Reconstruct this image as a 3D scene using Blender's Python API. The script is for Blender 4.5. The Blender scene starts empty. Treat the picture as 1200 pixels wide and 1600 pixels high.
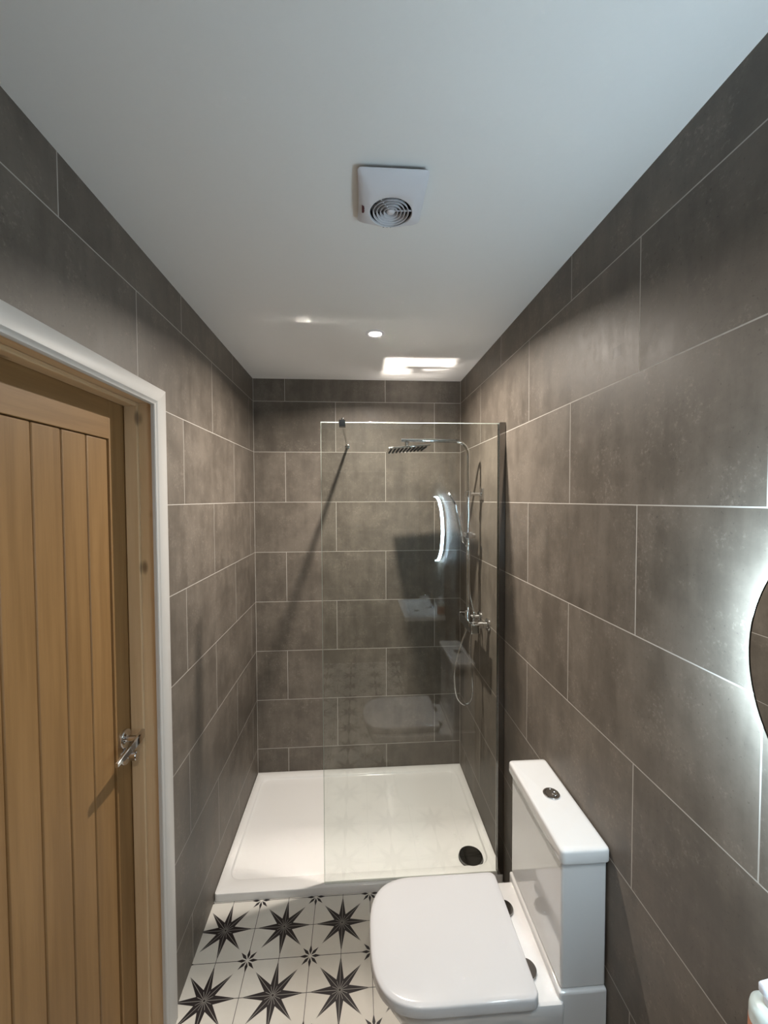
import bpy, bmesh, math, random
from mathutils import Vector, Matrix

# ------------------------------------------------------------------ scene, camera, world, light, exposure
S = bpy.context.scene
COL = S.collection
S.view_settings.view_transform = 'Standard'
S.view_settings.look = 'None'
S.view_settings.gamma = 1.0
S.view_settings.use_curve_mapping = False
S.view_settings.exposure = 1.53
S.cycles.max_bounces = 12
S.cycles.diffuse_bounces = 6
S.cycles.glossy_bounces = 6
S.cycles.transparent_max_bounces = 16
S.cycles.sample_clamp_indirect = 0.0
S.cycles.caustics_reflective = True
S.cycles.blur_glossy = 0.25
S.cycles.use_denoising = True
S.cycles.use_guiding = True
S.cycles.use_surface_guiding = True

CAM_H = 1.695
YAW, PITCH, ROLL, FPX = 0.0653, 0.0309, -0.0039, 645.5
fw = Vector((math.sin(YAW)*math.cos(PITCH), math.cos(YAW)*math.cos(PITCH), -math.sin(PITCH)))
rt = Vector((math.cos(YAW), -math.sin(YAW), 0)); up = rt.cross(fw)
r2 = rt*math.cos(ROLL)+up*math.sin(ROLL); u2 = -rt*math.sin(ROLL)+up*math.cos(ROLL)
cd = bpy.data.cameras.new('camera'); cam = bpy.data.objects.new('camera', cd); COL.objects.link(cam)
m = Matrix((r2, u2, -fw)).transposed().to_4x4(); m.translation = (0, 0, CAM_H)
cam.matrix_world = m
cd.sensor_fit = 'VERTICAL'; cd.sensor_height = 24.0; cd.lens = FPX/1600*24.0
cd.clip_start = 0.01
S.camera = cam

W = bpy.data.worlds.new('world'); S.world = W; W.use_nodes = True
W.node_tree.nodes['Background'].inputs[0].default_value = (0, 0, 0, 1)
W.node_tree.nodes['Background'].inputs[1].default_value = 0.0

LAMP_POS = (0.083, 1.81)          # recessed ceiling spotlight
LAMP_COL = (1.0, 0.905, 0.80)
LAMP_WATT = 9.3
FILL_LAMP_WATT = 2.4                  # added fill lamp, unseen behind the camera, lifts jamb and cistern side
LAMP_SPREAD = 156.0               # beam of the spotlight, degrees
LED_COL = (0.63, 0.85, 1.0)       # ring light of the round mirror
LED_STRENGTH = 46.0

# room
XL, XR, YB, YF, ZC = -0.6114, 0.6367, 2.5118, -0.75, 2.4124
ROW0, TH = 1.6796, 0.30           # a tile joint height and the tile course
FP, FX0, FY0 = 0.2285, -0.412, 1.4985   # floor tile size and one tile corner

# ------------------------------------------------------------------ node helpers
class NT:
    def __init__(s, mat):
        s.t = mat.node_tree; s.n = s.t.nodes; s.l = s.t.links
    def node(s, typ, **kw):
        x = s.n.new(typ)
        for k, v in kw.items(): setattr(x, k, v)
        return x
    def put(s, sock, v):
        if hasattr(v, 'is_output') or isinstance(v, bpy.types.NodeSocket): s.l.new(v, sock)
        else:
            if isinstance(v, (tuple, list)) and len(v) == 3 and sock.type == 'RGBA': v = (*v, 1)
            sock.default_value = v
    def m(s, op, a, b=None, c=None):
        x = s.node('ShaderNodeMath', operation=op); s.put(x.inputs[0], a)
        if b is not None: s.put(x.inputs[1], b)
        if c is not None: s.put(x.inputs[2], c)
        return x.outputs[0]
    def mix(s, f, a, b, blend='MIX'):
        x = s.node('ShaderNodeMix', data_type='RGBA', blend_type=blend)
        s.put(x.inputs[0], f); s.put(x.inputs[6], a); s.put(x.inputs[7], b)
        return x.outputs[2]
    def ss(s, v, lo, hi, a=0.0, b=1.0):
        x = s.node('ShaderNodeMapRange', interpolation_type='SMOOTHSTEP')
        s.put(x.inputs[0], v); x.inputs[1].default_value = lo; x.inputs[2].default_value = hi
        x.inputs[3].default_value = a; x.inputs[4].default_value = b
        return x.outputs[0]
    def pos(s):
        x = s.node('ShaderNodeTexCoord'); y = s.node('ShaderNodeSeparateXYZ'); s.l.new(x.outputs['Object'], y.inputs[0])
        return x.outputs['Object'], y.outputs
    def vec(s, x, y, z):
        v = s.node('ShaderNodeCombineXYZ'); s.put(v.inputs[0], x); s.put(v.inputs[1], y); s.put(v.inputs[2], z)
        return v.outputs[0]
    def noise(s, v, scale, detail=3, rough=0.55):
        x = s.node('ShaderNodeTexNoise'); s.put(x.inputs['Vector'], v); x.inputs['Scale'].default_value = scale
        x.inputs['Detail'].default_value = detail; x.inputs['Roughness'].default_value = rough
        return x.outputs['Fac']

def new_mat(name):
    mt = bpy.data.materials.new(name); mt.use_nodes = True
    return mt, NT(mt), mt.node_tree.nodes['Principled BSDF']

def simple(name, col, rough=0.4, metal=0.0, coat=0.0, spec=0.5, bump=0.0, bscale=60.0, var=0.0):
    mt, n, b = new_mat(name)
    b.inputs['Base Color'].default_value = (*col, 1); b.inputs['Roughness'].default_value = rough
    b.inputs['Metallic'].default_value = metal; b.inputs['Coat Weight'].default_value = coat
    b.inputs['Specular IOR Level'].default_value = spec
    p, _ = n.pos()
    f = n.noise(p, bscale, 2)
    if var:
        n.put(b.inputs['Base Color'], n.mix(f, tuple(c*(1-var) for c in col), tuple(min(1, c*(1+var)) for c in col)))
    if bump:
        bp = n.node('ShaderNodeBump'); bp.inputs['Strength'].default_value = bump; bp.inputs['Distance'].default_value = 0.002
        n.l.new(f, bp.inputs['Height']); n.l.new(bp.outputs[0], b.inputs['Normal'])
    return mt

TILE_A, TILE_B = (0.112, 0.095, 0.078), (0.190, 0.163, 0.135)
GROUT = (0.50, 0.47, 0.43)
def tile_mat(name, axis, off, seed, ends=(), patch=None):
    """large grey-brown porcelain wall tiles 600 x 300 in half bond; off = a joint in the course just above ROW0"""
    mt, n, b = new_mat(name)
    p, xyz = n.pos()
    h = xyz[axis]; z = xyz[2]
    zz = n.m('DIVIDE', n.m('SUBTRACT', z, ROW0), TH)
    row = n.m('FLOOR', zz)
    odd = n.m('FLOORED_MODULO', row, 2.0)
    hh = n.m('DIVIDE', n.m('SUBTRACT', n.m('SUBTRACT', h, off), n.m('MULTIPLY', odd, TH)), 2*TH)
    colm = n.m('FLOOR', hh)
    fz = n.m('FRACT', zz); fh = n.m('FRACT', hh)
    dz = n.m('MULTIPLY', n.m('MINIMUM', fz, n.m('SUBTRACT', 1.0, fz)), TH)
    dh = n.m('MULTIPLY', n.m('MINIMUM', fh, n.m('SUBTRACT', 1.0, fh)), 2*TH)
    d = n.m('MINIMUM', dz, dh)
    for e in ends:
        d = n.m('MINIMUM', d, n.m('ABSOLUTE', n.m('SUBTRACT', h, e)))
    g = n.ss(d, 0.0010, 0.0018, 1.0, 0.0)
    wn = n.node('ShaderNodeTexWhiteNoise', noise_dimensions='3D')
    n.put(wn.inputs['Vector'], n.vec(row, colm, float(seed)))
    shift = n.node('ShaderNodeVectorMath', operation='MULTIPLY_ADD')
    n.put(shift.inputs[0], wn.outputs['Color']); shift.inputs[1].default_value = (7, 9, 5)
    st = n.node('ShaderNodeVectorMath', operation='MULTIPLY'); n.put(st.inputs[0], p)
    st.inputs[1].default_value = (1, 1, 1); n.put(shift.inputs[2], st.outputs[0])
    v = shift.outputs[0]
    sv = n.node('ShaderNodeVectorMath', operation='MULTIPLY'); n.put(sv.inputs[0], v)
    sv.inputs[1].default_value = (9, 9, 1.6)
    cloud = n.noise(v, 4.0, 6, 0.62)
    streak = n.noise(sv.outputs[0], 2.2, 4, 0.6)
    grit = n.noise(v, 120.0, 3, 0.7)
    patches = n.noise(v, 11.0, 7, 0.72)
    f = n.m('ADD', n.m('MULTIPLY', cloud, 0.45), n.m('ADD', n.m('MULTIPLY', streak, 0.27), n.m('MULTIPLY', patches, 0.28)))
    f = n.ss(f, 0.37, 0.63)
    c = n.mix(f, TILE_A, TILE_B)
    c = n.mix(n.m('MULTIPLY', n.m('MULTIPLY', n.ss(grit, 0.52, 0.66), n.ss(patches, 0.5, 0.58)), 0.5), c, (0.27, 0.235, 0.20))
    c = n.mix(n.m('MULTIPLY', n.ss(grit, 0.38, 0.27), 0.55), c, (0.06, 0.05, 0.042))
    tone = n.m('ADD', 0.91, n.m('MULTIPLY', wn.outputs['Value'], 0.18))
    c = n.mix(1.0, c, n.vec(tone, tone, tone), 'MULTIPLY')
    if patch:
        (p0, p1, q0, q1) = patch
        inside = n.m('MULTIPLY', n.m('MULTIPLY', n.m('GREATER_THAN', h, p0), n.m('LESS_THAN', h, p1)),
                     n.m('MULTIPLY', n.m('GREATER_THAN', z, q0), n.m('LESS_THAN', z, q1)))
        c = n.mix(n.m('MULTIPLY', inside, 0.75), c, (0.09, 0.077, 0.065))
    c = n.mix(g, c, GROUT)
    n.put(b.inputs['Base Color'], c)
    ro = n.m('ADD', 0.44, n.m('MULTIPLY', f, 0.12))
    ro = n.m('ADD', ro, n.m('MULTIPLY', g, 0.3))
    n.put(b.inputs['Roughness'], ro)
    b.inputs['Specular IOR Level'].default_value = 0.4
    bp = n.node('ShaderNodeBump'); bp.inputs['Strength'].default_value = 0.25; bp.inputs['Distance'].default_value = 0.002
    hgt = n.m('ADD', n.m('MULTIPLY', n.m('SUBTRACT', 1.0, g), 0.6), n.m('ADD', n.m('MULTIPLY', patches, 0.5), n.m('MULTIPLY', grit, 0.12)))
    n.put(bp.inputs['Height'], hgt); n.l.new(bp.outputs[0], b.inputs['Normal'])
    return mt

def star_floor_mat():
    """encaustic-look floor tiles: a black eight-pointed star on each, small stars where four corners meet"""
    mt, n, b = new_mat('star_floor_tile')
    p, xyz = n.pos()
    def polar(ox, oy):
        u = n.m('SUBTRACT', n.m('FRACT', n.m('DIVIDE', n.m('SUBTRACT', xyz[0], ox), FP)), 0.5)
        v = n.m('SUBTRACT', n.m('FRACT', n.m('DIVIDE', n.m('SUBTRACT', xyz[1], oy), FP)), 0.5)
        r = n.m('SQRT', n.m('ADD', n.m('MULTIPLY', u, u), n.m('MULTIPLY', v, v)))
        th = n.m('ARCTAN2', v, u)
        t = n.m('ABSOLUTE', n.m('SUBTRACT', n.m('FLOORED_MODULO', n.m('ADD', th, math.pi/8), math.pi/4), math.pi/8))
        return u, v, r, t
    u, v, r, t = polar(FX0, FY0)
    a = n.m('MULTIPLY', r, n.m('COSINE', t)); w = n.m('MULTIPLY', r, n.m('SINE', t))
    R, rv = 0.465, 0.150
    vx, vy = rv*math.cos(math.pi/8), rv*math.sin(math.pi/8)
    edge = n.m('MULTIPLY', n.m('SUBTRACT', R, a), vy/(R-vx))
    big = n.ss(n.m('SUBTRACT', edge, w), -0.002, 0.002)
    axis = n.ss(w, 0.0022, 0.0048, 1.0, 0.0)                       # pale line down the middle of each ray
    vd = n.m('MULTIPLY', r, n.m('SINE', n.m('SUBTRACT', math.pi/8, t)))
    valley = n.m('MULTIPLY', n.ss(vd, 0.002, 0.0045, 1.0, 0.0), n.m('LESS_THAN', r, 0.125))
    ring = n.m('MULTIPLY', n.m('LESS_THAN', r, 0.026), n.m('GREATER_THAN', r, 0.018))
    pale = n.m('MAXIMUM', ring, n.m('MAXIMUM', n.m('MULTIPLY', axis, n.m('GREATER_THAN', r, 0.03)), n.m('MULTIPLY', valley, n.m('GREATER_THAN', r, 0.03))))
    dark = n.m('MULTIPLY', big, n.m('SUBTRACT', 1.0, n.m('MULTIPLY', pale, 0.45)))
    u2_, v2_, r_, t_ = polar(FX0-FP/2, FY0-FP/2)
    a2 = n.m('MULTIPLY', r_, n.m('COSINE', t_)); w2 = n.m('MULTIPLY', r_, n.m('SINE', t_))
    pet = n.m('MINIMUM', n.m('MULTIPLY', n.m('SUBTRACT', a2, 0.020), 0.36), n.m('MULTIPLY', n.m('SUBTRACT', 0.178, a2), 0.25))
    small = n.ss(n.m('SUBTRACT', pet, w2), -0.0015, 0.0015)
    # fine joints: round every tile and through the star centres
    ju = n.m('MINIMUM', n.m('ABSOLUTE', u), n.m('ABSOLUTE', u2_))
    jv = n.m('MINIMUM', n.m('ABSOLUTE', v), n.m('ABSOLUTE', v2_))
    j = n.m('MULTIPLY', n.ss(n.m('MINIMUM', ju, jv), 0.0035, 0.0060, 1.0, 0.0), n.m('GREATER_THAN', r, 0.40))
    j = n.m('MULTIPLY', j, 0.88)
    j = n.m('MULTIPLY', j, n.m('GREATER_THAN', r_, 0.03))
    f = n.m('MAXIMUM', dark, n.m('MAXIMUM', small, j))
    cl = n.noise(p, 9.0, 5)
    base = n.mix(cl, (0.60, 0.575, 0.525), (0.70, 0.675, 0.62))
    n.put(b.inputs['Base Color'], n.mix(f, base, (0.016, 0.011, 0.012)))
    b.inputs['Roughness'].default_value = 0.42
    return mt

def wood_mat(name, c0, c1, along=2, scale=1.0, knots=0.0, rough=0.5):
    mt, n, b = new_mat(name)
    p, xyz = n.pos()
    k = [14.0, 14.0, 14.0]; k[along] = 0.9
    sv = n.node('ShaderNodeVectorMath', operation='MULTIPLY'); n.put(sv.inputs[0], p); sv.inputs[1].default_value = k
    g1 = n.noise(sv.outputs[0], 2.2*scale, 5, 0.6)
    k2 = [150.0, 150.0, 150.0]; k2[along] = 3.0
    sv2 = n.node('ShaderNodeVectorMath', operation='MULTIPLY'); n.put(sv2.inputs[0], p); sv2.inputs[1].default_value = k2
    g2 = n.noise(sv2.outputs[0], 1.0, 2, 0.6)
    f = n.m('ADD', n.m('MULTIPLY', n.ss(g1, 0.3, 0.7), 0.65), n.m('MULTIPLY', g2, 0.35))
    c = n.mix(f, c0, c1)
    if knots:
        vo = n.node('ShaderNodeTexVoronoi'); kk = [7.0, 7.0, 7.0]; kk[along] = 3.2
        sv3 = n.node('ShaderNodeVectorMath', operation='MULTIPLY'); n.put(sv3.inputs[0], p); sv3.inputs[1].default_value = kk
        n.l.new(sv3.outputs[0], vo.inputs['Vector']); vo.inputs['Scale'].default_value = 1.0
        c = n.mix(n.m('MULTIPLY', n.ss(vo.outputs['Distance'], 0.04, 0.10, 1.0, 0.0), knots), c, (0.06, 0.028, 0.012))
    n.put(b.inputs['Base Color'], c)
    b.inputs['Roughness'].default_value = rough
    bp = n.node('ShaderNodeBump'); bp.inputs['Strength'].default_value = 0.08; bp.inputs['Distance'].default_value = 0.001
    n.put(bp.inputs['Height'], g2); n.l.new(bp.outputs[0], b.inputs['Normal'])
    return mt

def glass_mat():
    mt = bpy.data.materials.new('clear_glass'); mt.use_nodes = True
    n = NT(mt); n.n.clear()
    out = n.node('ShaderNodeOutputMaterial'); tr = n.node('ShaderNodeBsdfTransparent'); gl = n.node('ShaderNodeBsdfGlossy')
    tr.inputs[0].default_value = (0.955, 0.972, 0.958, 1); gl.inputs['Roughness'].default_value = 0.0
    fr = n.node('ShaderNodeFresnel')
    ge = n.node('ShaderNodeNewGeometry')                       # the same air-to-glass index on both faces of the thin pane
    n.put(fr.inputs[0], n.m('ADD', 1.58, n.m('MULTIPLY', ge.outputs['Backfacing'], 1/1.58-1.58)))
    mx = n.node('ShaderNodeMixShader')
    n.l.new(fr.outputs[0], mx.inputs[0]); n.l.new(tr.outputs[0], mx.inputs[1]); n.l.new(gl.outputs[0], mx.inputs[2])
    n.l.new(mx.outputs[0], out.inputs[0])
    return mt

def edge_mat():
    """ground glass edge: takes the light of the spotlight above and lets it through"""
    mt = bpy.data.materials.new('ground_glass_edge'); mt.use_nodes = True
    n = NT(mt); n.n.clear()
    out = n.node('ShaderNodeOutputMaterial'); tl = n.node('ShaderNodeBsdfTranslucent'); df = n.node('ShaderNodeBsdfDiffuse'); gl = n.node('ShaderNodeBsdfGlossy')
    tl.inputs[0].default_value = (0.80, 0.88, 0.82, 1); df.inputs[0].default_value = (0.55, 0.66, 0.60, 1); gl.inputs['Roughness'].default_value = 0.15
    m1 = n.node('ShaderNodeMixShader'); m1.inputs[0].default_value = 0.35
    n.l.new(tl.outputs[0], m1.inputs[1]); n.l.new(df.outputs[0], m1.inputs[2])
    m2 = n.node('ShaderNodeMixShader'); m2.inputs[0].default_value = 0.12
    n.l.new(m1.outputs[0], m2.inputs[1]); n.l.new(gl.outputs[0], m2.inputs[2]); n.l.new(m2.outputs[0], out.inputs[0])
    return mt

def emit_mat(name, col, st):
    mt = bpy.data.materials.new(name); mt.use_nodes = True
    n = NT(mt); n.n.clear()
    out = n.node('ShaderNodeOutputMaterial'); e = n.node('ShaderNodeEmission')
    e.inputs[0].default_value = (*col, 1); e.inputs[1].default_value = st
    n.l.new(e.outputs[0], out.inputs[0])
    return mt

M = dict(
    tl=tile_mat('wall_tile_left', 1, 1.5132, 3),
    tr=tile_mat('wall_tile_right', 1, 1.2016, 11, patch=(0.966, 0.999, 2.040, 2.066)),
    tb=tile_mat('wall_tile_back', 0, -0.4255, 23, ends=(XL+0.001, XR-0.001)),
    tf=tile_mat('wall_tile_front', 0, -0.1, 31),
    floor=star_floor_mat(),
    ceil=simple('ceiling_paint', (0.82, 0.815, 0.80), 0.62, bump=0.05, bscale=90, var=0.01),
    oak=wood_mat('oak_veneer', (0.215, 0.117, 0.042), (0.325, 0.187, 0.074)),
    oakh=wood_mat('oak_veneer_across', (0.215, 0.117, 0.042), (0.325, 0.187, 0.074), along=1),
    pine=wood_mat('pine_board', (0.56, 0.385, 0.215), (0.72, 0.53, 0.33), knots=0.7, scale=0.8),
    pineh=wood_mat('pine_board_across', (0.56, 0.385, 0.215), (0.72, 0.53, 0.33), along=1, knots=0.8, scale=0.8),
    gloss=simple('white_gloss_paint', (0.58, 0.565, 0.54), 0.42, spec=0.35),
    tray=simple('white_stone_resin', (0.80, 0.79, 0.775), 0.12, coat=0.3),
    ceram=simple('white_ceramic', (0.70, 0.695, 0.69), 0.06, coat=0.5),
    seat=simple('white_seat_plastic', (0.64, 0.63, 0.635), 0.12, coat=0.2),
    chrome=simple('polished_chrome', (0.68, 0.68, 0.69), 0.05, metal=1.0),
    mirrorchrome=simple('mirror_chrome', (0.76, 0.76, 0.77), 0.03, metal=1.0),
    chromer=simple('brushed_chrome', (0.33, 0.32, 0.31), 0.12, metal=1.0),
    dchrome=simple('dark_chrome', (0.22, 0.22, 0.22), 0.08, metal=1.0),
    black=simple('black_plastic', (0.015, 0.015, 0.015), 0.4),
    fan=simple('white_fan_plastic', (0.72, 0.72, 0.76), 0.35),
    fand=simple('fan_interior', (0.010, 0.010, 0.011), 0.7),
    fang=simple('fan_grey_plastic', (0.16, 0.16, 0.17), 0.4),
    mark=simple('dark_red_print', (0.10, 0.025, 0.03), 0.5),
    rubber=simple('nozzle_rubber', (0.08, 0.08, 0.08), 0.6),
    glass=glass_mat(),
    gedge=edge_mat(),
    seal=simple('clear_seal', (0.72, 0.72, 0.68), 0.25),
    mirror=simple('mirror_silver', (0.90, 0.92, 0.92), 0.0, metal=1.0),
    mback=simple('mirror_back', (0.02, 0.02, 0.02), 0.5),
    led=emit_mat('mirror_ring_light', LED_COL, LED_STRENGTH),
    lamp=emit_mat('spotlight_lens', LAMP_COL, 20.0),
    cab=simple('dark_grey_cabinet', (0.05, 0.05, 0.052), 0.4),
    soap=simple('frosted_white_bottle', (0.50, 0.54, 0.51), 0.3),
    soapl=simple('copper_label', (0.42, 0.16, 0.08), 0.5),
    pump=simple('white_pump_plastic', (0.68, 0.70, 0.76), 0.25),
)

# ------------------------------------------------------------------ mesh helpers
def obj(name, bm, mat, parent=None, bevel=0.0, seg=3, smooth=True, loc=None):
    me = bpy.data.meshes.new(name); bmesh.ops.recalc_face_normals(bm, faces=bm.faces[:]); bm.to_mesh(me); bm.free()
    mats = mat if isinstance(mat, (list, tuple)) else [mat]
    for x in mats: me.materials.append(x)
    o = bpy.data.objects.new(name, me); COL.objects.link(o)
    if bevel:
        bv = o.modifiers.new('bevel', 'BEVEL'); bv.width = bevel; bv.segments = seg; bv.limit_method = 'ANGLE'; bv.angle_limit = math.radians(40)
        bv.harden_normals = False
    if smooth:
        for pl in me.polygons: pl.use_smooth = True
        try: me.set_sharp_from_angle(angle=math.radians(38))
        except Exception: pass
    if parent:
        o.parent = parent; o.matrix_parent_inverse = Matrix.Translation(-Vector(parent.location))
    return o
def tag(o, label=None, cat=None, group=None, kind=None):
    if label: o['label'] = label
    if cat: o['category'] = cat
    if group: o['group'] = group
    if kind: o['kind'] = kind
    return o
def thing(name, loc, label, cat, kind=None, group=None):
    o = bpy.data.objects.new(name, None); COL.objects.link(o); o.location = loc
    return tag(o, label, cat, group, kind)
def box(bm, x0, x1, y0, y1, z0, z1):
    v = [bm.verts.new((x, y, z)) for x in (x0, x1) for y in (y0, y1) for z in (z0, z1)]
    for f in ((0,1,3,2),(4,6,7,5),(0,4,5,1),(2,3,7,6),(0,2,6,4),(1,5,7,3)): bm.faces.new([v[i] for i in f])
    return bm
def B(*a):
    return box(bmesh.new(), *a)
def basis(d):
    d = Vector(d).normalized(); a = Vector((0,0,1)) if abs(d.z) < 0.9 else Vector((1,0,0))
    x = d.cross(a).normalized(); return d, x, d.cross(x)
def tube(bm, pts, rad, seg=16, caps=True, sx=1.0):
    """round bar through pts; rad is a number or one per point"""
    pts = [Vector(p) for p in pts]; rings = []
    rs = rad if isinstance(rad, (list, tuple)) else [rad]*len(pts)
    d, x, y = basis(pts[1]-pts[0])
    for i, p in enumerate(pts):
        t = (pts[min(i+1, len(pts)-1)]-pts[max(i-1, 0)]).normalized()
        if t.length > 0:
            x = (x - t*x.dot(t)).normalized(); y = t.cross(x)
        rings.append([bm.verts.new(p + (x*math.cos(2*math.pi*k/seg)*sx + y*math.sin(2*math.pi*k/seg))*rs[i]) for k in range(seg)])
    for a, b in zip(rings, rings[1:]):
        for k in range(seg): bm.faces.new((a[k], a[(k+1) % seg], b[(k+1) % seg], b[k]))
    if caps: bm.faces.new(rings[0][::-1]); bm.faces.new(rings[-1])
    return bm
def T(*a, **k): return tube(bmesh.new(), *a, **k)
def lathe(bm, c, axis, prof, seg=40):
    """prof: list of (radius, height along axis)"""
    d, x, y = basis(axis); c = Vector(c); rings = []
    for r, h in prof:
        if r < 1e-6: rings.append([bm.verts.new(c+d*h)])
        else: rings.append([bm.verts.new(c+d*h+(x*math.cos(2*math.pi*k/seg)+y*math.sin(2*math.pi*k/seg))*r) for k in range(seg)])
    for a, b in zip(rings, rings[1:]):
        for k in range(seg):
            k2 = (k+1) % seg
            if len(a) == 1 and len(b) == 1: continue
            if len(a) == 1: bm.faces.new((a[0], b[k], b[k2]))
            elif len(b) == 1: bm.faces.new((a[k], a[k2], b[0]))
            else: bm.faces.new((a[k], a[k2], b[k2], b[k]))
    return bm
def L(*a, **k): return lathe(bmesh.new(), *a, **k)
def rounded(pts, radii, n=8):
    """closed outline with rounded corners"""
    out = []; N = len(pts)
    for i in range(N):
        p = Vector(pts[i]); a = Vector(pts[i-1])-p; b = Vector(pts[(i+1) % N])-p
        r = radii[i] if isinstance(radii, (list, tuple)) else radii
        ang = a.angle(b); tl = min(r/math.tan(ang/2), a.length*0.49, b.length*0.49)
        p0 = p+a.normalized()*tl; p1 = p+b.normalized()*tl
        for k in range(n+1):
            t = k/n; out.append(((1-t)**2*p0 + 2*t*(1-t)*(p*0.85+(p0+p1)*0.075) + t*t*p1))
    return [(q.x, q.y) for q in out]
def loft(bm, loops, cap0=True, cap1=True):
    """loops of equal count: [(x,y,z)...]"""
    rs = [[bm.verts.new(v) for v in lp] for lp in loops]
    for a, b in zip(rs, rs[1:]):
        n = len(a)
        for k in range(n): bm.faces.new((a[k], a[(k+1) % n], b[(k+1) % n], b[k]))
    if cap0: bm.faces.new(rs[0][::-1])
    if cap1: bm.faces.new(rs[-1])
    return bm
def inset(pts, d):
    """offset a closed counter-clockwise outline inwards"""
    N = len(pts); out = []
    for i in range(N):
        a = Vector(pts[i])-Vector(pts[i-1]); b = Vector(pts[(i+1) % N])-Vector(pts[i])
        if a.length < 1e-9: a = b
        if b.length < 1e-9: b = a
        na = Vector((-a.y, a.x)).normalized(); nb = Vector((-b.y, b.x)).normalized()
        nn = (na+nb); nn = nn/max(nn.length, 1e-6)
        k = d/max(0.5, nn.dot(na)); out.append((pts[i][0]+nn.x*k, pts[i][1]+nn.y*k))
    return out
def shrink(pts, k):
    cx = sum(p[0] for p in pts)/len(pts); cy = sum(p[1] for p in pts)/len(pts)
    return [(cx+(x-cx)*k, cy+(y-cy)*k) for x, y in pts]
def lift(pts, z): return [(x, y, z) for x, y in pts]

# ------------------------------------------------------------------ the room
OY0, OY1, OZ = 0.49, 1.32, 2.015                      # door opening in the left wall
bm = bmesh.new()
box(bm, XL-0.11, XL, OY1, YB+0.1, -0.05, ZC+0.05); box(bm, XL-0.11, XL, YF-0.1, OY0, -0.05, ZC+0.05); box(bm, XL-0.11, XL, OY0, OY1, OZ, ZC+0.05)
tag(obj('wall_left', bm, M['tl'], smooth=False), kind='structure')
tag(obj('wall_right', B(XR, XR+0.1, YF-0.1, YB+0.1, -0.05, ZC+0.05), M['tr'], smooth=False), kind='structure')
tag(obj('wall_back', B(XL, XR, YB, YB+0.1, -0.05, ZC+0.05), M['tb'], smooth=False), kind='structure')
tag(obj('wall_front', B(XL, XR, YF-0.1, YF, -0.05, ZC+0.05), M['tf'], smooth=False), kind='structure')
tag(obj('floor', B(XL-0.11, XR, YF, YB, -0.08, 0.0), M['floor'], smooth=False), kind='structure')
bm = B(XL, XR, YF, YB, ZC, ZC+0.06)
tag(obj('ceiling', bm, M['ceil'], smooth=False), kind='structure')

# door frame: pine lining with stop, white architrave on the room side
fr = tag(thing('trim_1', (XL, 1.30, 0), 'white painted architrave and bare pine lining around the oak door', None), kind='structure')
LI = 0.03
obj('jamb', B(XL-0.11, XL-0.001, OY1-LI, OY1, 0, OZ), M['pine'], fr, 0.0015, 2)
obj('jamb', B(XL-0.11, XL-0.001, OY0, OY0+LI, 0, OZ), M['pine'], fr, 0.0015, 2)
obj('head', B(XL-0.11, XL-0.001, OY0+LI, OY1-LI, OZ-LI, OZ), M['pineh'], fr, 0.0015, 2)
SX0, SX1 = -0.688, -0.650
obj('door_stop', B(SX0, SX1, OY1-LI-0.012, OY1-LI, 0, OZ-LI), M['pine'], fr, 0.003, 3)
obj('door_stop', B(SX0, SX1, OY0+LI, OY0+LI+0.012, 0, OZ-LI), M['pine'], fr, 0.003, 3)
obj('door_stop', B(SX0, SX1, OY0+LI+0.012, OY1-LI-0.012, OZ-LI-0.012, OZ-LI), M['pineh'], fr, 0.003, 3)
# architrave profile: (across from the inner edge, thickness)
prof = [(0, 0), (0, 0.009), (0.002, 0.0112), (0.008, 0.0118), (0.0105, 0.0135), (0.014, 0.0160), (0.062, 0.0165), (0.0655, 0.015), (0.067, 0.012), (0.067, 0)]
ya, yb, zt_ = OY0+LI-0.006, OY1-LI-0.009, OZ-LI-0.005
def arch(seg_pts, dirs):
    bm = bmesh.new(); rings = []
    for p, d in zip(seg_pts, dirs):
        rings.append([bm.verts.new((XL+t, p[0]+d[0]*w, p[1]+d[1]*w)) for w, t in prof])
    for a, b in zip(rings, rings[1:]):
        for k in range(len(prof)-1): bm.faces.new((a[k], a[k+1], b[k+1], b[k]))
    for r in (rings[0], rings[-1]): bm.faces.new(r)
    return bm
tag(obj('architrave', arch([(yb, 0), (yb, zt_)], [(1, 0), (1, 0.82)]), M['gloss'], fr), 'white upright moulding')
tag(obj('architrave', arch([(ya, 0), (ya, zt_)], [(-1, 0), (-1, 0.82)]), M['gloss'], fr), 'white upright moulding')
tag(obj('architrave', arch([(ya, zt_), (yb, zt_)], [(-1, 0.82), (1, 0.82)]), M['gloss'], fr), 'white moulding over the door')

# door leaf
DX = -0.690; DT = 0.036
dr = tag(thing('door_1', (DX, 0.9, 0), 'oak door of vertical boards with chrome lever handle in the left wall', None), kind='structure')
D0, D1 = OY0+LI+0.003, OY1-LI-0.003
BX = DX-0.004
obj('stile', B(DX-DT, DX, 1.207, D1, 0.006, OZ-LI-0.003), M['oak'], dr, 0.0012, 2)
obj('stile', B(DX-DT, DX, D0, 0.605, 0.006, OZ-LI-0.003), M['oak'], dr, 0.0012, 2)
obj('rail', B(DX-DT, DX, 0.605, 1.207, 1.866, OZ-LI-0.003), M['oakh'], dr, 0.0012, 2)
obj('rail', B(DX-DT, DX, 0.605, 1.207, 0.006, 0.10), M['oakh'], dr, 0.0012, 2)
bm = bmesh.new(); y = 1.2055
PITCH_B = 0.0905
while y > 0.62:
    y0 = max(y-PITCH_B, 0.6065)
    if y-y0 > 0.02: box(bm, BX-0.02, BX, y0+0.0016, y-0.0016, 0.101, 1.8645)
    y -= PITCH_B
obj('board_panel', bm, M['oak'], dr, 0.0035, 2)
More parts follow.
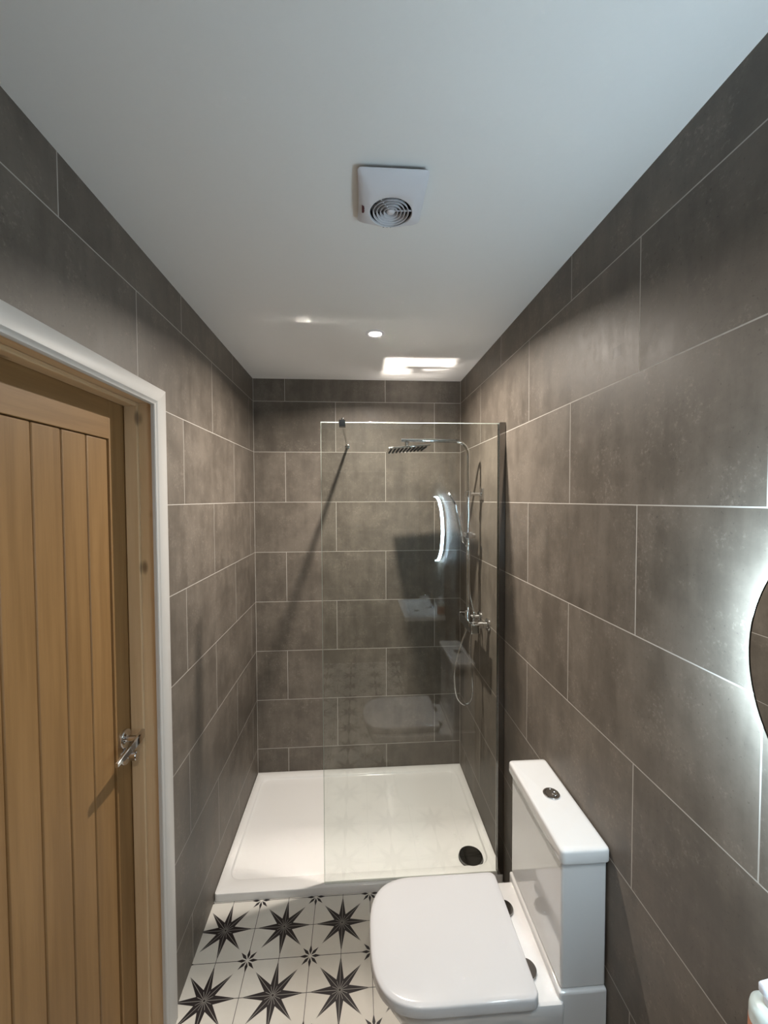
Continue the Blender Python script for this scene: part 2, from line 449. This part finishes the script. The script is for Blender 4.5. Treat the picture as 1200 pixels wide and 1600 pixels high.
obj('panel_core', B(DX-DT+0.004, BX-0.012, 0.605, 1.207, 0.09, 1.87), M['oakh'], dr, smooth=False)
# lever handle with round rose, privacy turn below
HY, HZ = 1.246, 0.992
hd = obj('handle', L((DX, HY, HZ), (1, 0, 0), [(0, 0), (0.0265, 0), (0.0265, 0.006), (0.0250, 0.008), (0.013, 0.009), (0.0095, 0.012), (0.0095, 0.040), (0, 0.040)], 36), M['chrome'], dr)
tag(hd, 'chrome rose and neck')
bm = bmesh.new(); secs = []
for k in range(13):
    t = k/12; yy = HY+0.022-0.138*t; wz = 0.0135*(1-0.55*t**2); wx = 0.0062*(1-0.35*t); xx = DX+0.043+0.006*math.sin(t*math.pi)*0.6; zz = HZ+0.002-0.010*t**2
    secs.append([(xx+wx*cx, yy, zz+wz*cz) for cx, cz in ((-1, -0.8), (-1, 0.8), (-0.5, 1), (0.5, 1), (1, 0.8), (1, -0.8), (0.5, -1), (-0.5, -1))])
loft(bm, secs)
lv = obj('lever', bm, M['chrome'], hd)
lv.parent = hd; lv.matrix_parent_inverse = hd.matrix_world.inverted() @ Matrix.Identity(4)
TZ = 0.940
tt = obj('thumb_turn', L((DX, HY, TZ), (1, 0, 0), [(0, 0), (0.0255, 0), (0.0255, 0.006), (0.024, 0.008), (0.012, 0.009), (0.0085, 0.011), (0.0085, 0.018), (0.0135, 0.020), (0.0140, 0.036), (0.0125, 0.038), (0, 0.038)], 36), M['chrome'], dr)

# ------------------------------------------------------------------ shower tray
TZ0 = 0.0355; TY = 1.731
tr = thing('shower_tray', (0.0, 2.12, 0), 'low white rectangular shower tray with chrome waste on the star tiled floor', 'shower tray')
outer = rounded([(XL+0.001, TY), (XR-0.001, TY), (XR-0.001, YB-0.001), (XL+0.001, YB-0.001)], [0.012, 0.012, 0.003, 0.003], 8)
inner = rounded([(-0.574, 1.792), (0.598, 1.792), (0.598, 2.458), (-0.574, 2.458)], 0.055, 8)
bm = loft(bmesh.new(), [lift(outer, 0.001), lift(outer, TZ0-0.005), lift(inset(outer, 0.0015), TZ0-0.0015), lift(inset(outer, 0.005), TZ0),
    lift(inner, TZ0), lift(inset(inner, 0.0015), TZ0-0.0010), lift(inset(inner, 0.005), TZ0-0.0075), lift(inset(inner, 0.009), TZ0-0.0098), lift(inset(inner, 0.014), TZ0-0.0105), lift(shrink(inset(inner, 0.014), 0.9), TZ0-0.0120)])
obj('tray_body', bm, M['tray'], tr)
wc = obj('waste_cover', L((0.519, 1.842, TZ0-0.0122), (0, 0, 1), [(0.057, 0), (0.057, 0.003), (0.0545, 0.0035), (0.0545, 0.012), (0.0535, 0.0138), (0.050, 0.0145), (0.030, 0.0155), (0, 0.0158)], 56), M['dchrome'], tr)
tag(wc, 'round dark chrome waste cover')

# ------------------------------------------------------------------ glass screen
GY = 1.750; GT = 0.008; GX0, GX1, GZ1 = -0.1495, 0.6135, 2.019
sc = thing('shower_screen', (0.24, GY, TZ0), 'frameless clear glass panel standing on the shower tray with chrome wall channel', 'shower screen')
CH = 0.0014                                            # arris on the free edges
bm = bmesh.new()
def pane_loop(yy, d):
    return [(GX0+d, yy, TZ0+0.001), (GX1, yy, TZ0+0.001), (GX1, yy, GZ1-d), (GX0+d, yy, GZ1-d)]
loft(bm, [pane_loop(GY-GT/2, CH), pane_loop(GY-GT/2+CH, 0), pane_loop(GY+GT/2-CH, 0), pane_loop(GY+GT/2, CH)])
bm.normal_update()
for f in bm.faces: f.material_index = 0 if abs(f.normal.y) > 0.9 else 1
gp = obj('glass_panel', bm, [M['glass'], M['gedge']], sc, smooth=False)
bm = bmesh.new()
box(bm, 0.609, XR-0.0005, GY-0.013, GY-GT/2-0.0005, TZ0+0.001, 2.022); box(bm, 0.609, XR-0.0005, GY+GT/2+0.0005, GY+0.013, TZ0+0.001, 2.022)
box(bm, 0.632, XR-0.0005, GY-0.0128, GY+0.0128, TZ0+0.001, 2.0215)
obj('wall_channel', bm, M['chromer'], sc, 0.001, 2)
obj('seal_strip', B(GX0+0.002, 0.609, GY-0.0055, GY+0.0055, TZ0+0.0003, TZ0+0.0025), M['seal'], sc)
sb = obj('support_bar', T([(-0.0585, GY+0.006, 2.008), (-0.0555, YB-0.004, 2.012)], 0.0068, 20), M['chrome'], sc)
def sub(o, par):
    o.parent = par; o.matrix_parent_inverse = par.matrix_world.inverted(); return o
bm = bmesh.new(); box(bm, -0.0725, -0.046, GY-0.014, GY-GT/2-0.0003, 1.998, 2.022); box(bm, -0.0725, -0.046, GY+GT/2+0.0003, GY+0.014, 1.998, 2.022); box(bm, -0.0725, -0.046, GY-0.014, GY+0.014, GZ1+0.0008, 2.026)
sub(obj('glass_clamp', bm, M['dchrome'], sc, 0.001, 2), sb)
sub(obj('clamp_screw', T([(-0.058, GY, 2.025), (-0.058, GY, 2.036)], 0.006, 16), M['chrome'], sc, 0.001, 2), sb)
sub(obj('wall_flange', L((-0.0555, YB-0.0005, 2.012), (0, -1, 0), [(0, 0), (0.0145, 0), (0.0145, 0.004), (0.013, 0.006), (0.008, 0.007), (0.008, 0.016), (0, 0.016)], 32), M['chrome'], sc), sb)

# ------------------------------------------------------------------ shower
PX, PY = 0.562, 2.06
sh = thing('shower', (PX, PY, 1.08), 'chrome rain shower with riser pole, handset and hose on the right wall', 'shower')
pts = [(PX, PY, 1.10), (PX, PY, 1.5), (PX, PY, 1.915)]
RB = 0.070; cx, cz = PX-RB, 1.915
for k in range(1, 13):
    a = math.pi/2*k/12; pts.append((cx+RB*math.cos(a), PY, cz+RB*math.sin(a)))
pts += [(0.40, PY, 1.987), (0.222, PY, 1.988)]
obj('riser_pole', T(pts, 0.0092, 20), M['chrome'], sh)
obj('pole_joint', T([(PX, PY, 1.396), (PX, PY, 1.416)], 0.0112, 20), M['chrome'], sh, 0.0015, 2)
HT = Matrix.Translation((0.251, PY, 1.9485)) @ Matrix.Rotation(math.radians(-4.5), 4, 'Y') @ Matrix.Translation((-0.251, -PY, -1.9485))
bm = B(0.150, 0.352, 1.959, 2.161, 1.9415, 1.9485); bm.transform(HT)
rh = obj('rain_head', bm, M['mirrorchrome'], sh, 0.0022, 3)
bm = bmesh.new()
for i in range(10):
    for j in range(10):
        x = 0.167+0.0187*i; y = 1.976+0.0187*j
        tube(bm, [(x, y, 1.9425), (x, y, 1.9365)], [0.0042, 0.0028], 8)
bm.transform(HT)
sub(obj('nozzles', bm, M['rubber'], sh), rh)
sub(obj('swivel_joint', L((0.251, PY, 1.948), (0, 0, 1), [(0, 0), (0.016, 0), (0.016, 0.005), (0.009, 0.009), (0.0115, 0.017), (0.0115, 0.021), (0.009, 0.027), (0.013, 0.031), (0.013, 0.036), (0, 0.038)], 28), M['chrome'], sh), rh)
# wall bracket
wb = obj('wall_bracket', T([(PX-0.004, PY, 1.719), (XR-0.008, PY, 1.719)], 0.0085, 20), M['chrome'], sh)
sub(obj('bracket_collar', T([(PX, PY, 1.704), (PX, PY, 1.734)], 0.0145, 24), M['chrome'], sh, 0.002, 2), wb)
sub(obj('bracket_plate', B(XR-0.010, XR-0.0005, PY-0.022, PY+0.022, 1.690, 1.748), M['chrome'], sh, 0.002, 2), wb)
# slider with holder
sl = obj('slider', B(PX-0.017, PX+0.020, PY-0.017, PY+0.017, 1.495, 1.527), M['chrome'], sh, 0.003, 2)
sub(obj('slider_knob', T([(PX+0.018, PY, 1.511), (PX+0.036, PY, 1.511)], 0.011, 24), M['chrome'], sh, 0.002, 2), sl)
sub(obj('handset_holder', T([(PX-0.012, PY-0.004, 1.512), (PX-0.040, PY-0.012, 1.522)], [0.012, 0.0135], 24), M['chrome'], sh, 0.002, 2), sl)
# handset: slim bar handle, flat paddle head seen nearly edge on
h0, h1 = Vector((0.527, 2.044, 1.515)), Vector((0.487, 2.020, 1.664))
hs = obj('handset', T([h0, h0.lerp(h1, 0.15), h0.lerp(h1, 0.5), h0.lerp(h1, 0.9), h1], [0.0095, 0.0130, 0.0125, 0.0100, 0.0070], 20), M['mirrorchrome'], sh)
d = Vector((-0.038, -0.006, 0.061)).normalized(); wv = Vector((0.10, 1, 0.02)); wv = (wv-d*wv.dot(d)).normalized(); nv = d.cross(wv)
c0 = Vector((0.4865, 2.019, 1.664))
ol = rounded([(0, -0.018), (0.078, -0.034), (0.078, 0.034), (0, 0.018)], [0.01, 0.012, 0.012, 0.01], 5)
bm = loft(bmesh.new(), [[c0+d*x+wv*y+nv*h for x, y in o_] for o_, h in ((inset(ol, 0.0015), -0.0048), (ol, -0.0036), (ol, 0.0036), (inset(ol, 0.0015), 0.0048))])
sub(obj('spray_face', bm, M['mirrorchrome'], sh), hs)
# bar valve
VX0, VX1, VZ0, VZ1 = 0.532, 0.574, 1.058, 1.104
vl = obj('bar_valve', B(VX0, VX1, 1.930, 2.112, VZ0, VZ1), M['chrome'], sh, 0.003, 2)
sub(obj('control_knob', B(VX0, VX1, 1.893, 1.927, VZ0, VZ1), M['chrome'], sh, 0.004, 2), vl)
sub(obj('control_knob', B(VX0, VX1, 2.115, 2.149, VZ0, VZ1), M['chrome'], sh, 0.004, 2), vl)
for yy in (1.955, 2.088):
    sub(obj('wall_union', L((XR-0.0005, yy, 1.082), (-1, 0, 0), [(0, 0), (0.031, 0), (0.031, 0.006), (0.027, 0.010), (0.0165, 0.012), (0.0165, 0.030), (0.019, 0.032), (0.019, 0.050), (0.0165, 0.052), (0.0165, 0.066), (0, 0.066)], 32), M['chrome'], sh), vl)
sub(obj('pole_socket', T([(PX-0.004, PY, 1.102), (PX-0.002, PY, 1.126)], 0.013, 24), M['chrome'], sh, 0.002, 2), vl)
# hose: from the valve outlet down in a loop, up past the valve to the handset
def cr(P, n=10):
    P = [Vector(p) for p in P]; Q = [P[0]*2-P[1]]+P+[P[-1]*2-P[-2]]; o = []
    for i in range(1, len(Q)-2):
        for k in range(n):
            t = k/n; a, b, c, e = Q[i-1:i+3]
            o.append(0.5*((2*b)+(c-a)*t+(2*a-5*b+4*c-e)*t*t+(3*b-a-3*c+e)*t**3))
    return o+[P[-1]]
hp = cr([(0.540, 2.004, 1.060), (0.535, 2.004, 1.030), (0.510, 2.002, 0.963), (0.482, 2.0, 0.855), (0.479, 2.0, 0.795), (0.491, 2.0, 0.716), (0.515, 2.0, 0.679), (0.540, 2.0, 0.671), (0.562, 2.0, 0.690),
         (0.571, 2.0, 0.752), (0.567, 2.006, 0.83), (0.563, 2.018, 0.92), (0.570, 2.030, 1.00), (0.5845, 2.034, 1.04), (0.5850, 2.034, 1.12), (0.577, 2.075, 1.20), (0.575, 2.090, 1.28), (0.575, 2.090, 1.40), (0.560, 2.085, 1.455), (0.535, 2.058, 1.480), (0.5275, 2.046, 1.514)], 9)
hr = [0.0052+0.0006*(k % 2) for k in range(len(hp))]
obj('hose', T(hp, hr, 12), M['chrome'], sh)
sub(obj('hose_nut', T([(0.540, 2.004, 1.060), (0.5395, 2.004, 1.042)], [0.0095, 0.0085], 16), M['chrome'], sh), vl)

# ------------------------------------------------------------------ toilet
to = thing('toilet', (0.34, 1.145, 0), 'white close coupled toilet with closed square lid against the right wall', 'toilet')
def dshape(x0, x1, y0, y1, ex=3.0, rb=0.018, ac=0.172):
    """outline seen from above: broad rounded front at x0, straight back at x1 (counter-clockwise)"""
    ym, hb = (y0+y1)/2, (y1-y0)/2; xc = x0+ac; front = []
    for k in range(41):
        t = math.pi/2+math.pi*k/40
        c, q = math.cos(t), math.sin(t)
        front.append((xc-ac*abs(c)**(2/ex), ym+hb*math.copysign(abs(q)**(2/ex), q)))
    back = []
    for cy_, sg in ((y0, 1), (y1, -1)):
        arc = [(x1-rb+rb*math.sin(math.pi/2*k/6), cy_+sg*(rb-rb*math.cos(math.pi/2*k/6))) for k in range(7)]
        back += arc if sg == 1 else arc[::-1]
    return front+back
# pan body
secs = []
for z, x0, y0, y1, rf in ((0.0, 0.215, 1.005, 1.285, 3.2), (0.012, 0.212, 1.003, 1.287, 3.2), (0.10, 0.205, 1.000, 1.290, 3.2), (0.22, 0.160, 0.992, 1.298, 3.1), (0.32, 0.088, 0.982, 1.308, 3.0), (0.380, 0.052, 0.976, 1.314, 3.0), (0.405, 0.047, 0.974, 1.316, 3.0)):
    secs.append(lift(dshape(x0, 0.520, y0, y1, rf, 0.01), z))
top = dshape(0.047, 0.520, 0.974, 1.316, 3.0, 0.01)
secs.append(lift(inset(top, 0.003), 0.4125)); secs.append(lift(inset(top, 0.009), 0.4150))
pan = obj('pan', loft(bmesh.new(), secs), M['ceram'], to)
bm = B(0.5075, XR-0.002, 0.983, 1.332, 0.0, 0.4345)
obj('pan_back', bm, M['ceram'], to, 0.006, 3)
# seat and lid
so = dshape(0.038, 0.448, 0.962, 1.306, 3.0, 0.02)
obj('seat', loft(bmesh.new(), [lift(inset(so, 0.006), 0.4165), lift(inset(so, 0.003), 0.4180), lift(inset(so, 0.003), 0.4290), lift(inset(so, 0.007), 0.4310)]), M['seat'], to)
lo = dshape(0.0285, 0.448, 0.955, 1.310, 3.0, 0.022)
lid_secs = [lift(inset(lo, 0.0035), 0.4318), lift(inset(lo, 0.0005), 0.4325), lift(lo, 0.4345), lift(inset(lo, 0.0006), 0.4535), lift(inset(lo, 0.0020), 0.4572), lift(inset(lo, 0.0050), 0.4596), lift(shrink(inset(lo, 0.0065), 0.95), 0.4608), lift(shrink(inset(lo, 0.0065), 0.85), 0.4618), lift(shrink(inset(lo, 0.0065), 0.6), 0.4626)]
obj('lid', loft(bmesh.new(), lid_secs), M['seat'], to)
for yy in (1.055, 1.222):
    hg = obj('hinge', L((0.452, yy, 0.415), (0, 0, 1), [(0, 0), (0.0260, 0), (0.0260, 0.0065), (0.0245, 0.008), (0, 0.0085)], 36), M['chromer'], to)
    tag(hg, 'round chrome hinge cap')
# cistern
ci = obj('cistern', B(0.514, 0.6325, 0.989, 1.328, 0.4365, 0.7755), M['ceram'], to, 0.006, 4)
cl_o = rounded([(0.5045, 0.973), (0.6345, 0.973), (0.6345, 1.342), (0.5045, 1.342)], 0.014, 6)
sub(obj('cistern_lid', loft(bmesh.new(), [lift(inset(cl_o, 0.003), 0.7775), lift(inset(cl_o, 0.001), 0.7785), lift(cl_o, 0.781), lift(inset(cl_o, 0.0006), 0.8055), lift(inset(cl_o, 0.0020), 0.8090), lift(inset(cl_o, 0.0052), 0.8112), lift(shrink(inset(cl_o, 0.0075), 0.93), 0.8124)]), M['ceram'], to), ci)
bt = obj('flush_button', L((0.574, 1.172, 0.8125), (0, 0, 1), [(0, 0), (0.0240, 0), (0.0240, 0.003), (0.0225, 0.0045), (0.0185, 0.0045), (0.0180, 0.002), (0.0175, 0.002), (0.0165, 0.0048), (0, 0.0055)], 40), M['chrome'], to)
tag(bt, 'round chrome dual flush button')
sub(obj('half_flush', L((0.5815, 1.166, 0.8172), (0, 0, 1), [(0.0085, 0), (0.0085, 0.0022), (0.0065, 0.003), (0.0050, 0.0012), (0, 0.0008)], 28), M['chrome'], to), bt)

# ------------------------------------------------------------------ extractor fan in the ceiling
ef = thing('extractor_fan', (0.085, 1.0, ZC), 'square white extractor fan with round ring grille on the ceiling', 'extractor fan')
FX, FY, FH, FZ = 0.083, 0.986, 0.0785, ZC-0.0005
obj('back_plate', B(FX-0.062, FX+0.074, FY-0.060, FY+0.070, FZ-0.012, FZ), M['fan'], ef, 0.002, 2)
GC = (FX+0.002, FY+0.022); GR = 0.0500
# shallow pillow-shaped cover, far and near sides bowed, with a round opening off its middle
bm = bmesh.new(); n = 96; loops = []
def cover_loop(mixv, z, grow=0.0):
    o = []
    for k in range(n):
        t = 2*math.pi*(k+0.5)/n
        c, s_ = math.cos(t), math.sin(t); kq = 1/(abs(c)**34+abs(s_)**34)**(1/34)
        qx, qy = c*kq, s_*kq                       # unit square with tight corners
        bow = 0.0050*(1-qx*qx)
        px = FX+qx*(FH+grow)-math.copysign((0.0030 if qx < 0 else 0.0012)*(1-qy*qy), qx)*abs(qx); py = FY+qy*(FH+0.007+grow)+(bow if qy > 0 else 0)*abs(qy)
        gx, gy = GC[0]+GR*c, GC[1]+GR*s_
        sag = 0.007*(1-qy*qy)                      # the cover bows down between its near and far edge
        o.append((px*(1-mixv)+gx*mixv, py*(1-mixv)+gy*mixv, FZ+z-sag*(1-mixv)))
    return o
loft(bm, [cover_loop(0, -0.008, -0.006), cover_loop(0, -0.010, -0.0006), cover_loop(0, -0.0115), cover_loop(0.03, -0.0135), cover_loop(0.35, -0.0230), cover_loop(0.7, -0.0300), cover_loop(0.95, -0.0325), cover_loop(1.0, -0.0312), cover_loop(1.0, -0.0270)], cap0=False, cap1=False)
obj('cover', bm, M['fan'], ef)
obj('duct', L((GC[0], GC[1], FZ-0.0125), (0, 0, -1), [(0, 0), (GR, 0), (GR+0.0003, 0.0146)], 48), M['fand'], ef)
gr = obj('grille', L((GC[0], GC[1], FZ-0.026), (0, 0, -1), [(0, -0.004), (0.0085, -0.004), (0.0095, 0.004), (0.007, 0.006), (0, 0.0065)], 32), M['fan'], ef)
tag(gr, 'round ring grille')
for rr in (0.0165, 0.0250, 0.0335, 0.0420):
    zz = 0.006
    sub(obj('ring', L((GC[0], GC[1], FZ-0.026), (0, 0, -1), [(rr-0.0004, 0.000), (rr+0.0012, 0.005), (rr+0.0008, zz+0.0005), (rr-0.0006, zz), (rr-0.0016, 0.000), (rr-0.0004, 0.000)], 56), M['fan'], ef), gr)
bm = bmesh.new()
for k in range(3):
    a = math.radians(115+120*k)
    tube(bm, [(GC[0]+0.006*math.cos(a), GC[1]+0.006*math.sin(a), FZ-0.027), (GC[0]+(GR+0.001)*math.cos(a), GC[1]+(GR+0.001)*math.sin(a), FZ-0.027)], 0.0016, 8)
sub(obj('spokes', bm, M['fan'], ef), gr)
bm = bmesh.new()
for k in range(7):
    a = 2*math.pi*k/7; ux, uy = math.cos(a), math.sin(a); tx, ty = -uy, ux
    p = [(GC[0]+ux*0.012, GC[1]+uy*0.012, FZ-0.0200), (GC[0]+ux*0.047, GC[1]+uy*0.047, FZ-0.0210), (GC[0]+ux*0.044+tx*0.022, GC[1]+uy*0.044+ty*0.022, FZ-0.0140), (GC[0]+ux*0.012+tx*0.008, GC[1]+uy*0.012+ty*0.008, FZ-0.0150)]
    lo4 = [bm.verts.new(q) for q in p]; hi4 = [bm.verts.new((q[0], q[1], q[2]+0.0015)) for q in p]
    bm.faces.new(lo4); bm.faces.new(hi4[::-1])
    for i in range(4): bm.faces.new((lo4[i], lo4[(i+1) % 4], hi4[(i+1) % 4], hi4[i]))
lathe(bm, (GC[0], GC[1], FZ-0.0115), (0, 0, -1), [(0, 0), (0.016, 0), (0.016, 0.012), (0.013, 0.0135), (0, 0.0135)], 28)
obj('impeller', bm, M['fang'], ef)
# small dark red maker's mark near the left edge, three indicator holes at the far edge
bm = bmesh.new()
for k in range(5):
    y0_ = FY+0.006+0.0042*k
    box(bm, FX-0.0672, FX-0.0620+(0.0008 if k % 2 else 0), y0_, y0_+0.0034, FZ-0.0312, FZ-0.0200)
obj('logo', bm, M['mark'], ef)
bm = bmesh.new()
for k in range(3):
    lathe(bm, (FX-0.012+0.009*k, FY+0.0790, FZ-0.0238), (0, 0, -1), [(0, 0), (0.0022, 0), (0.0022, 0.0045), (0, 0.0045)], 14)
obj('indicator_holes', bm, M['black'], ef)

# ------------------------------------------------------------------ ceiling spotlight
def downlight(x, y, watt, label):
    dl = thing('downlight', (x, y, ZC), label, 'ceiling light')
    obj('bezel', L((x, y, ZC-0.0003), (0, 0, -1), [(0.026, 0), (0.042, 0), (0.042, 0.002), (0.038, 0.0045), (0.030, 0.0045), (0.0265, 0.002)], 48), M['fan'], dl)
    tag(obj('lamp_lens', L((x, y, ZC-0.0005), (0, 0, -1), [(0.0262, 0.001), (0, 0.0012)], 40), M['lamp'], dl), 'glowing lens')
    ad = bpy.data.lights.new('spotlight_lamp', 'AREA'); ad.shape = 'DISK'; ad.size = 0.036
    ad.energy = watt; ad.color = LAMP_COL; ad.spread = math.radians(LAMP_SPREAD)
    al = bpy.data.objects.new('spotlight_lamp', ad); COL.objects.link(al); al.location = (x, y, ZC-0.0030)
    al.parent = dl; al.matrix_parent_inverse = Matrix.Translation(-Vector(dl.location))
downlight(LAMP_POS[0], LAMP_POS[1], LAMP_WATT, 'small lit round spotlight recessed in the ceiling over the shower')
downlight(LAMP_POS[0], -0.15, FILL_LAMP_WATT, 'added fill spotlight in the ceiling, unseen, behind the camera')  # fixture added only for its fill light, out of view

# ------------------------------------------------------------------ round backlit mirror
MY, MZ, MR = 0.342, 1.466, 0.25
mi = thing('wall_mirror', (XR, MY, MZ), 'round mirror with glowing white edge on the right wall', 'mirror')
obj('mirror_back', L((XR-0.0005, MY, MZ), (-1, 0, 0), [(0, 0), (MR-0.012, 0), (MR-0.012, 0.017), (0, 0.017)], 96), M['mback'], mi)
tag(obj('light_ring', L((XR-0.009, MY, MZ), (-1, 0, 0), [(MR-0.020, 0.009), (MR-0.002, 0.009), (MR, 0.011), (MR, 0.026), (MR-0.002, 0.028), (MR-0.020, 0.028)], 128), M['led'], mi), 'glowing white ring')
obj('mirror_glass', L((XR-0.0375, MY, MZ), (-1, 0, 0), [(0, 0), (MR-0.0085, 0), (MR-0.0085, 0.004), (MR-0.0095, 0.005), (0, 0.005)], 128), M['mirror'], mi)
obj('mirror_rim', L((XR-0.0373, MY, MZ), (-1, 0, 0), [(MR-0.0083, 0), (MR-0.0066, 0), (MR-0.0066, 0.0050), (MR-0.0083, 0.0054), (MR-0.0083, 0)], 128), M['dchrome'], mi)

# ------------------------------------------------------------------ basin unit below the mirror, outside the frame but in the reflections
BY0, BY1, BX0, BZ = 0.06, 0.585, 0.335, 0.85
vc = thing('vanity_cabinet', (0.5, 0.32, 0), 'dark grey basin cabinet under the round mirror', 'cabinet')
obj('carcass', B(0.372, XR-0.001, BY0+0.01, BY1-0.01, 0.25, BZ-0.031), M['cab'], vc, 0.002, 2)
for yy in ((BY0+0.012, 0.320), (0.324, BY1-0.012)):
    dd = obj('cabinet_door', B(0.354, 0.3715, yy[0], yy[1], 0.255, BZ-0.034), M['cab'], vc, 0.002, 2)
    hy = yy[1]-0.03 if yy[0] < 0.2 else yy[0]+0.03
    sub(obj('door_handle', T([(0.340, hy, 0.62), (0.340, hy, 0.74)], 0.005, 12), M['chrome'], vc), dd)
wbn = thing('washbasin', (0.5, 0.32, BZ), 'white rectangular basin set on the dark cabinet under the mirror', 'washbasin')
o1 = rounded([(BX0, BY0), (XR-0.001, BY0), (XR-0.001, BY1), (BX0, BY1)], 0.012, 6)
i1 = rounded([(BX0+0.035, BY0+0.05), (0.545, BY0+0.05), (0.545, BY1-0.05), (BX0+0.035, BY1-0.05)], 0.04, 6)
bm = loft(bmesh.new(), [lift(o1, BZ-0.030), lift(o1, BZ-0.004), lift(inset(o1, 0.003), BZ), lift(i1, BZ), lift(inset(i1, 0.006), BZ-0.004), lift(inset(i1, 0.025), BZ-0.020), lift(shrink(inset(i1, 0.025), 0.8), BZ-0.026)])
obj('bowl', bm, M['ceram'], wbn)
obj('plug_hole', L((0.46, 0.32, BZ-0.0262), (0, 0, 1), [(0, 0.001), (0.02, 0.001), (0.021, 0)], 28), M['dchrome'], wbn)
tp = thing('basin_tap', (0.585, 0.32, BZ), 'chrome lever mixer tap on the basin below the mirror', 'tap')
obj('tap_body', L((0.585, 0.32, BZ), (0, 0, 1), [(0, 0), (0.024, 0), (0.024, 0.004), (0.019, 0.008), (0.019, 0.105), (0.016, 0.110), (0, 0.110)], 32), M['chrome'], tp)
obj('spout', T(cr([(0.575, 0.32, BZ+0.07), (0.53, 0.32, BZ+0.085), (0.485, 0.32, BZ+0.078)], 6), 0.011, 16), M['chrome'], tp)
obj('tap_lever', T([(0.588, 0.32, BZ+0.112), (0.55, 0.32, BZ+0.135)], [0.007, 0.005], 12), M['chrome'], tp)
SXc, SYc = 0.6065, 0.545
sd = thing('soap_dispenser', (SXc, SYc, BZ), 'pale soap bottle with white pump at the bottom right on the basin corner', 'soap dispenser')
sbod = obj('bottle', L((SXc, SYc, BZ), (0, 0, 1), [(0, 0), (0.0260, 0), (0.0280, 0.003), (0.0280, 0.083), (0.0265, 0.091), (0.021, 0.096), (0.012, 0.099), (0.010, 0.103), (0, 0.103)], 40), M['soap'], sd)
obj('label_band', L((SXc, SYc, BZ), (0, 0, 1), [(0.0281, 0.012), (0.0285, 0.013), (0.0285, 0.066), (0.0281, 0.067)], 40), M['soapl'], sd)
obj('pump_collar', L((SXc, SYc, BZ+0.101), (0, 0, 1), [(0, 0), (0.012, 0), (0.012, 0.010), (0.005, 0.012), (0.005, 0.022), (0, 0.022)], 28), M['pump'], sd)
nz = rounded([(SXc-0.021, SYc-0.006), (SXc+0.010, SYc-0.010), (SXc+0.010, SYc+0.010), (SXc-0.021, SYc+0.006)], 0.004, 4)
obj('pump_head', loft(bmesh.new(), [lift(inset(nz, 0.001), BZ+0.120), lift(nz, BZ+0.122), lift(nz, BZ+0.131), lift(inset(nz, 0.002), BZ+0.134)]), M['pump'], sd)
